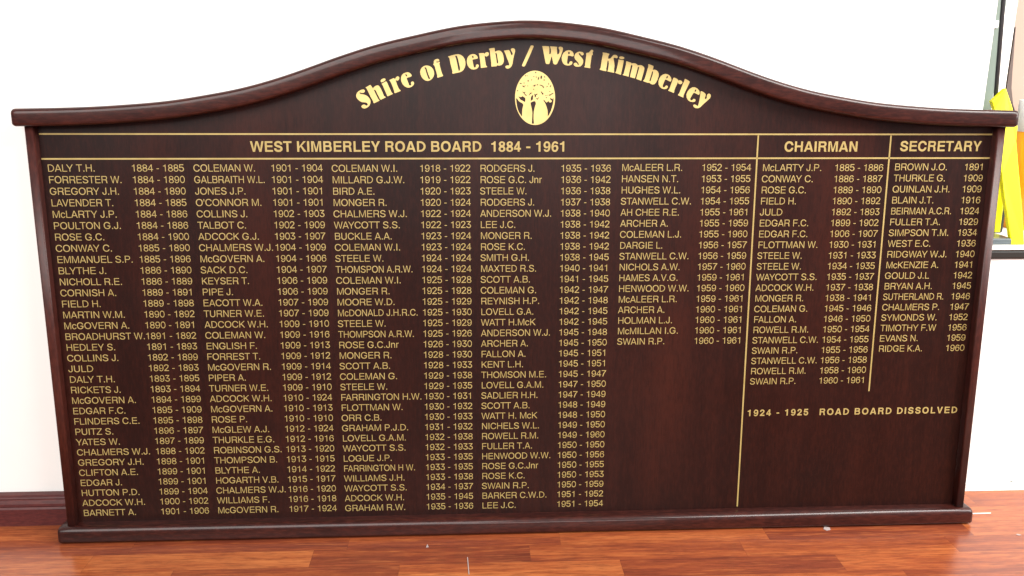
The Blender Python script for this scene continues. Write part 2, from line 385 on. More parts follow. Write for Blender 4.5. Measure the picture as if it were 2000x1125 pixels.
# outlines: plain and bold capitals in 1/1000 em, title and emblem in 1/100 mm on the board
REG={"A":[667,[[14,0,99,0,168,180,500,180,569,0,654,0,382,718,286,718],[194,251,474,251,334,629]]],"B":[667,[[74,0,422,0,493,10,549,37,591,81,618,135,627,196,618,256,591,310,564,438,588,487,597,542,588,596,564,645,526,684,476,709,411,718,74,718],[153,71,419,71,464,78,500,97,527,128,544,167,550,209,544,252,527,291,500,321,464,341,419,348,153,348],[153,418,411,418,449,424,478,440,500,466,514,497,519,533,514,568,500,600,478,625,449,641,411,647,153,647]]],"C":[722,[[378,-10,316,-5,259,10,206,35,159,69,120,112,87,163,63,221,49,286,44,359,49,431,63,496,87,555,120,606,159,648,206,683,259,708,316,723,378,728,486,712,518,699,549,684,577,665,602,643,625,618,644,591,660,560,672,527,681,492,586,492,558,557,511,605,449,634,378,643,334,640,293,629,255,610,221,585,192,552,169,513,151,468,141,416,137,359,141,301,151,249,169,204,193,165,222,133,255,108,293,89,334,78,378,75,449,85,511,114,558,161,586,226,681,226,673,191,661,158,645,128,625,100,603,75,577,53,549,35,519,19,486,7,452,-2,416,-8]]],"D":[722,[[81,0,306,0,383,8,456,31,522,69,580,119,625,180,656,248,672,321,672,397,656,470,625,538,580,599,522,649,456,687,383,710,306,718,81,718],[160,71,306,71,366,77,424,96,476,126,521,166,556,215,581,270,593,329,593,389,581,448,556,503,521,552,476,592,424,622,366,641,306,647,160,647]]],"E":[667,[[86,0,616,0,616,71,165,71,165,341,596,341,596,412,165,412,165,647,608,647,608,718,86,718]]],"F":[611,[[86,0,165,0,165,316,548,316,548,387,165,387,165,647,583,647,583,718,86,718]]],"G":[778,[[391,-10,325,-5,265,10,210,35,161,70,121,112,88,163,63,222,49,287,44,359,49,431,63,496,88,555,121,606,161,648,209,683,263,708,322,723,385,728,425,726,463,720,500,711,534,698,566,682,595,662,622,640,645,615,665,588,682,558,694,526,703,492,603,492,571,555,524,603,462,633,386,643,341,640,300,629,261,610,226,585,197,553,173,514,154,468,144,416,140,359,144,301,155,250,173,204,198,166,227,133,263,108,302,89,345,78,391,75,433,78,471,86,506,100,537,120,563,145,585,174,600,208,610,245,613,286,643,281,412,281,412,361,709,361,709,282,704,226,691,174,668,128,637,88,599,54,555,27,505,6,450,-6]]],"H":[722,[[77,0,156,0,156,338,567,338,567,0,646,0,646,718,567,718,567,409,156,409,156,718,77,718]]],"I":[278,[[91,0,188,0,188,718,91,718]]],"J":[500,[[223,-10,166,-3,116,15,74,46,43,89,23,142,17,205,17,244,104,244,104,205,108,165,119,131,137,105,161,86,190,74,223,70,256,74,284,86,308,105,326,131,337,165,341,205,341,718,428,718,428,205,422,142,403,89,371,46,329,15,280,-3]]],"K":[667,[[76,0,155,0,155,237,246,342,564,0,663,0,325,417,655,718,556,718,155,362,155,718,76,718]]],"L":[556,[[76,0,537,0,537,71,155,71,155,718,76,718]]],"M":[833,[[73,0,148,0,148,658,381,0,453,0,686,658,686,0,761,0,761,718,654,718,417,91,180,718,73,718]]],"N":[722,[[76,0,155,0,155,600,551,0,646,0,646,718,567,718,567,118,171,718,76,718]]],"O":[778,[[390,-10,324,-5,264,10,209,35,160,69,119,112,85,163,59,221,44,286,39,359,44,431,59,496,85,555,119,606,160,648,209,683,264,708,324,723,390,728,455,723,515,708,570,683,619,648,660,606,694,555,719,496,734,431,739,359,734,286,719,221,694,163,660,112,619,69,570,35,515,10,455,-5],[390,75,435,78,477,89,517,107,553,132,583,164,608,203,627,249,638,301,642,359,638,417,627,469,608,515,583,554,553,586,517,611,477,629,435,640,390,643,344,640,301,629,262,611,226,585,196,553,170,514,152,469,140,417,137,359,140,301,152,249,170,204,196,165,226,133,262,107,301,89,344,78]]],"P":[667,[[86,0,165,0,165,290,397,290,475,300,537,331,583,378,612,438,622,504,612,570,583,630,537,677,475,708,397,718,86,718],[165,361,409,361,456,368,493,388,521,420,539,460,545,504,539,548,521,588,493,620,456,640,409,647,165,647]]],"Q":[778,[[390,-10,324,-5,264,10,209,35,160,69,119,112,85,163,59,221,44,286,39,359,44,431,59,496,85,555,119,606,160,648,209,683,264,708,324,723,390,728,455,723,515,708,570,683,619,648,660,606,694,555,719,496,734,431,739,359,734,286,719,221,694,163,660,112,619,69,570,35,515,10,455,-5],[390,75,435,78,477,89,517,107,553,132,583,164,608,203,627,249,638,301,642,359,638,417,627,469,608,515,583,554,553,586,517,611,477,629,435,640,390,643,344,640,301,629,262,611,226,585,196,553,170,514,152,469,140,417,137,359,140,301,152,249,170,204,196,165,226,133,262,107,301,89,344,78],[566,100,630,150,716,62,652,0],[430,215,480,262,545,195,490,150]]],"R":[722,[[88,0,167,0,167,305,386,305,469,293,514,250,532,175,541,80,550,30,565,0,684,0,684,22,657,50,645,110,639,200,621,275,592,322,565,345,607,385,642,450,657,525,648,605,615,668,565,705,481,718,88,718],[167,376,459,376,501,383,534,402,559,432,574,470,580,512,574,553,559,591,534,621,501,640,459,647,167,647]]],"S":[667,[[335,-13,281,-10,231,-1,187,13,148,32,115,56,89,85,68,117,55,153,49,193,151,193,156,167,166,144,180,124,199,107,221,93,247,83,335,69,370,71,402,76,431,85,457,97,480,112,498,130,512,150,520,172,523,197,521,218,514,237,502,253,446,289,368,314,273,338,213,357,163,380,123,408,94,442,76,481,70,526,74,565,86,600,106,632,132,660,164,684,202,703,245,717,291,725,340,728,390,725,436,716,478,702,515,683,546,660,572,633,591,603,603,569,608,533,510,533,502,567,484,595,456,617,422,634,382,644,337,647,305,645,275,640,248,632,224,621,205,607,189,590,177,572,170,552,168,530,170,507,178,487,192,471,251,435,318,414,398,394,471,372,543,335,599,279,611,254,618,227,620,196,616,158,605,122,586,90,560,60,528,35,489,15,443,0,392,-9]]],"T":[611,[[266,0,345,0,345,647,597,647,597,718,14,718,14,647,266,647]]],"U":[722,[[362,-12,307,-8,257,3,213,22,173,47,140,77,114,113,95,153,83,197,79,244,79,718,170,718,170,252,173,218,181,188,194,160,211,134,233,113,260,96,290,83,324,75,362,73,400,75,434,83,464,96,490,113,512,134,529,160,542,188,550,218,552,252,552,718,644,718,644,244,640,197,628,153,609,113,583,77,550,47,511,22,466,3,416,-8]]],"V":[667,[[290,0,377,0,647,718,560,718,334,100,107,718,20,718]]],"W":[944,[[217,0,298,0,472,633,646,0,727,0,928,718,847,718,686,97,514,718,430,718,258,97,97,718,16,718]]],"X":[667,[[19,0,114,0,334,288,553,0,648,0,388,367,636,718,541,718,334,430,126,718,31,718,279,367]]],"Y":[667,[[294,0,373,0,373,269,653,718,562,718,334,353,105,718,14,718,294,269]]],"Z":[611,[[23,0,588,0,588,71,122,71,583,647,583,718,41,718,41,647,477,647,23,71]]],"c":[500,[[265,-12,221,-8,180,4,142,23,110,49,82,82,60,120,43,164,33,212,30,265,33,318,43,367,60,411,82,449,110,482,142,508,180,527,221,539,265,543,337,532,398,502,446,454,475,391,395,370,378,408,351,439,313,459,265,465,233,462,205,453,181,438,160,417,144,393,131,365,122,333,116,300,114,265,116,230,122,197,131,166,144,138,160,113,181,93,205,78,233,69,265,66,313,73,352,93,380,125,397,165,477,145,448,79,400,30,338,-1]]],"n":[556,[[150,320,150,0,65,0,65,535,148,535,148,406,135,406,153,450,176,485,204,511,236,529,271,539,310,543,344,540,376,533,404,520,429,503,450,480,468,453,481,420,488,382,491,339,491,0,406,0,406,332,402,371,391,403,373,430,349,449,320,461,285,465,261,463,238,457,216,448,197,435,181,419,168,399,158,376,152,350]]],"r":[333,[[77,0,77,535,156,535,156,453,161,453,173,478,189,500,210,518,235,532,262,540,291,543,313,543,332,542,332,455,314,458,283,460,260,458,239,453,219,444,202,432,187,418,175,400,166,380,160,358,159,334,159,0]]],"0":[556,[[278,-10,234,-5,192,10,154,35,121,69,92,112,68,163,51,221,40,286,37,359,40,431,51,496,68,555,92,606,121,648,154,683,192,708,234,723,278,728,323,723,365,708,402,683,436,648,465,606,488,555,505,496,516,431,519,359,516,286,505,221,488,163,465,112,436,69,402,35,365,10,323,-5],[278,75,310,78,339,89,366,107,391,132,412,164,429,203,442,249,450,301,452,359,450,417,442,469,429,515,412,554,391,586,366,611,339,629,310,640,278,643,247,640,218,629,190,611,166,585,145,553,128,514,115,469,107,417,104,359,107,301,115,249,128,204,145,165,166,133,190,107,218,89,247,78]]],"1":[556,[[284,0,359,0,359,709,302,709,284,650,252,600,101,572,101,519,284,519]]],"2":[556,[[26,0,26,67,278,323,349,399,391,461,405,524,403,549,397,571,386,591,372,608,355,622,335,634,262,649,234,647,209,641,186,632,167,619,150,603,137,584,127,562,121,538,119,511,29,511,32,552,42,590,59,624,82,654,110,680,143,700,180,716,221,725,264,728,308,725,347,716,384,701,416,681,443,657,465,628,482,597,492,562,495,526,480,448,428,365,326,253,157,85,157,80,507,80,507,0]]],"3":[556,[[277,-10,235,-7,196,1,158,14,125,32,95,54,71,81,52,112,40,147,34,186,126,186,130,163,138,141,150,123,165,107,183,94,204,84,278,70,357,86,379,98,397,113,413,131,424,152,431,177,433,204,431,230,425,254,414,277,400,297,381,315,357,330,328,341,294,347,254,349,192,349,192,422,375,633,375,638,70,638,70,718,493,718,493,650,268,393,268,408,318,409,363,403,404,389,439,369,468,344,491,314,508,280,519,243,522,204,519,164,508,127,491,93,467,63,438,38,404,18,366,2,323,-7]]],"4":[556,[[348,0,423,0,423,165,523,165,523,236,423,236,423,709,352,709,25,245,25,165,348,165],[348,236,348,587,92,236]]],"5":[556,[[267,-10,225,-7,185,2,149,16,116,35,89,58,66,85,48,115,37,148,32,184,123,184,127,163,134,143,146,126,197,85,267,70,296,73,322,79,347,91,369,106,387,125,402,147,413,172,420,199,422,229,420,259,413,286,401,312,386,335,367,354,345,370,320,381,292,388,262,391,189,379,131,347,43,357,85,718,478,718,478,638,164,638,140,425,143,425,203,459,279,471,312,469,343,463,373,453,400,439,425,423,447,403,467,380,483,354,496,326,506,296,512,264,514,230,510,186,500,145,482,107,458,73,429,45,394,21,355,4,313,-6]]],"6":[556,[[504,535,475,620,422,680,355,706,288,710,211,695,134,640,76,540,48,430,38,320,52,190,96,75,168,5,240,-12,288,-14,355,-8,432,45,489,130,518,230,504,330,465,405,403,450,336,464,264,450,201,415,141,372,124,430,146,520,184,585,259,639,297,641,345,623,393,568,427,535],[443,225,437,270,421,311,395,347,362,375,322,392,280,398,238,392,199,375,165,347,140,311,123,270,118,225,123,180,140,139,165,103,199,75,238,58,280,52,322,58,362,75,395,103,421,139,437,180]]],"7":[556,[[127,0,210,0,266,190,368,430,523,630,523,709,37,709,37,638,428,638,262,440,172,210]]],"8":[556,[[124,343,84,307,55,264,40,216,39,167,52,119,79,75,117,38,165,10,220,-8,278,-14,335,-8,390,10,438,38,476,75,503,119,516,167,515,216,500,264,471,307,431,343,449,416,477,454,492,496,495,541,485,584,462,624,429,659,386,686,338,703,285,710,232,706,182,692,137,667,101,635,75,596,62,553,61,509,73,466,97,426],[418,530,413,561,399,589,377,614,348,632,314,644,278,648,241,644,207,632,178,614,156,589,142,561,137,530,142,499,156,471,178,446,207,428,241,416,278,412,314,416,348,428,377,446,399,471,413,499],[438,186,433,221,416,254,391,283,358,304,319,318,278,323,236,318,197,304,164,283,139,254,122,221,117,186,122,151,139,118,164,89,197,68,236,54,277,49,319,54,358,68,391,89,416,118,433,151]]],"9":[556,[[56,161,84,76,136,16,202,-10,269,-14,344,1,420,56,476,156,505,266,514,376,500,506,457,621,387,691,316,708,269,710,202,704,127,651,70,566,42,466,56,366,94,291,155,246,221,232,292,246,354,281,411,324,428,266,407,176,369,111,297,57,259,55,212,73,165,128,133,161],[117,471,122,426,138,385,164,349,196,321,235,304,276,298,317,304,355,321,388,349,413,385,429,426,434,471,429,516,413,557,388,593,355,621,317,638,276,644,235,638,196,621,164,593,138,557,122,516]]],".":[278,[[87,0,191,0,191,106,87,106]]],"-":[333,[[44,238,289,238,289,308,44,308]]],"'":[191,[[67,463,124,463,132,718,59,718]]]}
BOLD={"A":[722,[[20,0,173,0,225,144,497,144,549,0,702,0,447,718,275,718],[268,266,454,266,361,566]]],"B":[722,[[76,0,464,0,535,10,591,37,633,81,660,135,669,196,660,256,633,310,604,438,628,487,636,542,628,596,604,645,566,684,515,709,451,718,76,718],[218,122,435,122,468,127,494,141,513,163,526,191,530,222,526,253,513,281,494,303,468,317,435,322,218,322],[218,444,425,444,450,448,470,459,485,475,494,497,497,520,494,543,485,565,470,581,450,592,425,596,218,596]]],"C":[722,[[374,-14,313,-9,256,6,204,32,157,67,118,111,86,162,63,222,49,287,44,358,49,430,63,496,86,555,118,607,157,651,204,686,256,712,313,727,375,732,478,716,512,703,542,687,570,667,596,645,619,619,638,590,654,558,667,524,684,450,540,450,510,524,475,560,429,583,373,591,340,588,308,579,279,564,254,544,232,519,213,488,200,451,191,408,188,359,191,309,200,266,214,230,232,198,254,173,280,153,308,139,340,130,373,127,429,135,475,158,510,194,540,268,684,268,667,194,655,160,639,128,619,100,596,74,571,51,543,31,512,15,480,2,446,-7,411,-12]]],"D":[722,[[76,0,307,0,386,8,461,31,529,69,588,119,634,180,667,248,683,321,683,397,667,470,634,538,588,599,529,649,461,687,386,710,307,718,76,718],[218,122,307,122,356,127,403,142,446,167,482,200,511,240,531,286,542,334,542,384,531,432,511,478,482,518,446,551,403,576,356,591,307,596,218,596]]],"E":[667,[[76,0,621,0,621,122,218,122,218,315,601,315,601,437,218,437,218,596,613,596,613,718,76,718]]],"H":[722,[[71,0,213,0,213,312,509,312,509,0,651,0,651,718,509,718,509,434,213,434,213,718,71,718]]],"I":[278,[[64,0,214,0,214,718,64,718]]],"K":[722,[[87,0,229,0,229,237,327,342,544,0,722,0,413,417,714,718,536,718,229,342,229,718,87,718]]],"L":[611,[[76,0,583,0,583,122,218,122,218,718,76,718]]],"M":[833,[[69,0,204,0,204,658,353,0,481,0,630,658,630,0,765,0,765,718,573,718,417,163,261,718,69,718]]],"N":[722,[[69,0,211,0,211,505,484,0,654,0,654,718,512,718,512,213,239,718,69,718]]],"O":[778,[[389,-14,326,-9,267,6,212,32,164,67,122,110,89,162,64,222,49,287,44,359,49,430,64,496,89,555,122,607,164,651,212,686,267,712,326,727,389,732,453,727,512,712,567,686,615,651,656,607,690,555,715,496,729,430,734,359,729,287,715,222,690,162,656,110,615,67,567,32,512,6,453,-9],[389,127,425,130,458,139,488,153,515,173,538,198,558,229,573,266,582,309,585,359,582,408,573,452,558,489,538,520,515,545,488,565,458,579,425,588,389,591,354,588,321,579,290,565,263,545,240,519,221,488,206,451,197,408,194,359,197,309,206,266,221,230,240,198,263,173,290,153,321,139,354,130]]],"R":[722,[[76,0,218,0,218,305,376,305,461,293,473,250,491,175,497,80,503,30,521,0,677,0,677,22,650,50,638,110,632,200,614,275,584,322,557,345,599,385,635,450,650,525,641,605,608,668,557,705,473,718,76,718],[218,427,435,427,462,431,482,443,498,462,507,485,511,512,507,538,498,561,482,580,462,592,435,596,218,596]]],"S":[667,[[337,-14,284,-11,235,-3,190,12,150,32,115,57,87,88,65,123,51,162,39,238,193,238,202,192,208,178,217,165,230,153,246,143,264,136,339,125,366,126,392,130,415,137,435,146,451,157,464,169,473,182,478,195,479,211,478,223,475,232,470,239,427,267,359,288,273,310,215,329,165,352,123,382,90,419,70,464,63,514,68,557,81,596,103,632,131,662,165,687,204,707,247,721,293,729,342,732,391,729,437,721,480,706,518,687,550,662,578,633,599,600,613,562,623,490,475,490,462,539,451,556,432,572,407,584,376,592,339,595,313,593,289,589,268,583,251,574,237,565,226,554,219,543,215,531,214,518,215,505,219,496,226,488,272,459,329,441,402,423,473,402,546,364,604,305,618,275,626,244,629,209,625,168,613,129,592,93,564,61,530,35,490,14,444,-2,393,-11]]],"T":[611,[[235,0,377,0,377,596,598,596,598,718,14,718,14,596,235,596]]],"V":[667,[[255,0,412,0,648,718,492,718,334,180,175,718,19,718]]],"W":[944,[[179,0,324,0,472,566,620,0,765,0,941,718,796,718,692,174,547,718,397,718,252,174,148,718,3,718]]],"Y":[667,[[263,0,405,0,405,269,653,718,490,718,334,405,178,718,15,718,263,269]]],"1":[556,[[243,0,378,0,378,709,276,709,243,650,186,600,69,572,69,480,243,480]]],"2":[556,[[26,0,26,103,257,340,318,405,351,454,361,500,360,515,356,528,350,541,341,551,330,561,319,567,263,579,244,577,227,573,212,567,199,558,188,548,180,536,174,522,170,505,166,456,26,456,32,528,42,568,60,603,84,635,112,661,146,682,184,698,224,707,267,710,309,707,349,698,386,683,419,662,447,637,470,608,487,574,497,538,501,498,486,419,435,338,343,235,202,94,202,132,511,132,511,0]]],"4":[556,[[291,0,426,0,426,140,526,140,526,262,426,262,426,709,298,709,27,277,27,140,291,140],[291,262,291,489,143,262]]],"5":[556,[[269,-14,227,-11,188,-3,151,12,119,32,90,56,66,85,48,118,36,154,27,224,166,224,173,183,178,171,184,161,219,132,270,121,289,123,307,127,324,135,339,146,352,159,362,175,369,193,374,212,376,234,374,256,369,276,361,294,351,311,338,324,322,335,305,344,286,349,265,350,209,341,155,310,38,323,81,710,484,710,484,575,204,575,189,444,152,444,203,473,277,485,312,483,343,477,373,467,400,453,426,435,448,414,468,390,485,363,498,334,508,303,514,270,516,235,512,190,502,147,484,107,459,72,430,42,395,18,356,0,314,-11]]],"6":[556,[[505,535,476,620,422,680,354,706,285,710,207,695,129,640,70,540,41,430,31,320,46,190,90,75,163,5,236,-12,285,-14,354,-8,432,45,491,130,520,230,505,330,466,405,403,450,334,464,261,450,197,415,197,372,180,430,202,520,241,585,256,588,295,590,344,574,393,545,357,535],[383,225,380,257,369,288,352,314,331,334,305,346,278,351,251,346,225,334,203,314,187,288,176,257,173,225,176,193,187,162,203,136,225,116,251,104,278,99,305,104,331,116,352,136,369,162,380,193]]],"8":[556,[[120,343,79,307,50,264,34,216,33,167,47,119,74,75,113,38,163,10,218,-8,278,-14,338,-8,393,10,443,38,482,75,509,119,523,167,522,216,506,264,477,307,436,343,454,416,483,454,498,496,501,541,491,584,468,624,434,659,390,686,340,703,286,710,231,706,180,692,134,667,97,635,70,596,56,553,55,509,68,466,92,426],[363,530,360,549,351,566,338,581,320,593,300,600,278,602,256,600,236,593,218,581,205,566,196,549,193,530,196,511,205,494,218,479,236,467,256,460,278,458,300,460,320,467,338,479,351,494,360,511],[382,186,378,209,368,231,352,249,330,264,305,273,278,276,251,273,226,264,204,249,188,231,178,209,174,186,178,163,188,141,204,123,226,108,251,99,278,96,305,99,330,108,352,123,368,141,378,163]]],"9":[556,[[45,161,74,76,128,16,197,-10,266,-14,345,1,424,56,483,156,512,266,522,376,507,506,463,621,389,691,315,708,266,710,197,704,119,651,60,566,30,466,45,366,84,291,148,246,217,232,291,246,355,281,355,324,373,266,350,176,311,111,296,108,256,106,207,122,158,151,193,161],[167,471,170,439,181,408,198,382,220,362,246,350,274,345,301,350,327,362,349,382,366,408,377,439,380,471,377,503,366,534,349,560,327,580,301,592,274,597,246,592,220,580,198,560,181,534,170,503]]],"-":[333,[[27,238,306,238,306,358,27,358]]]}
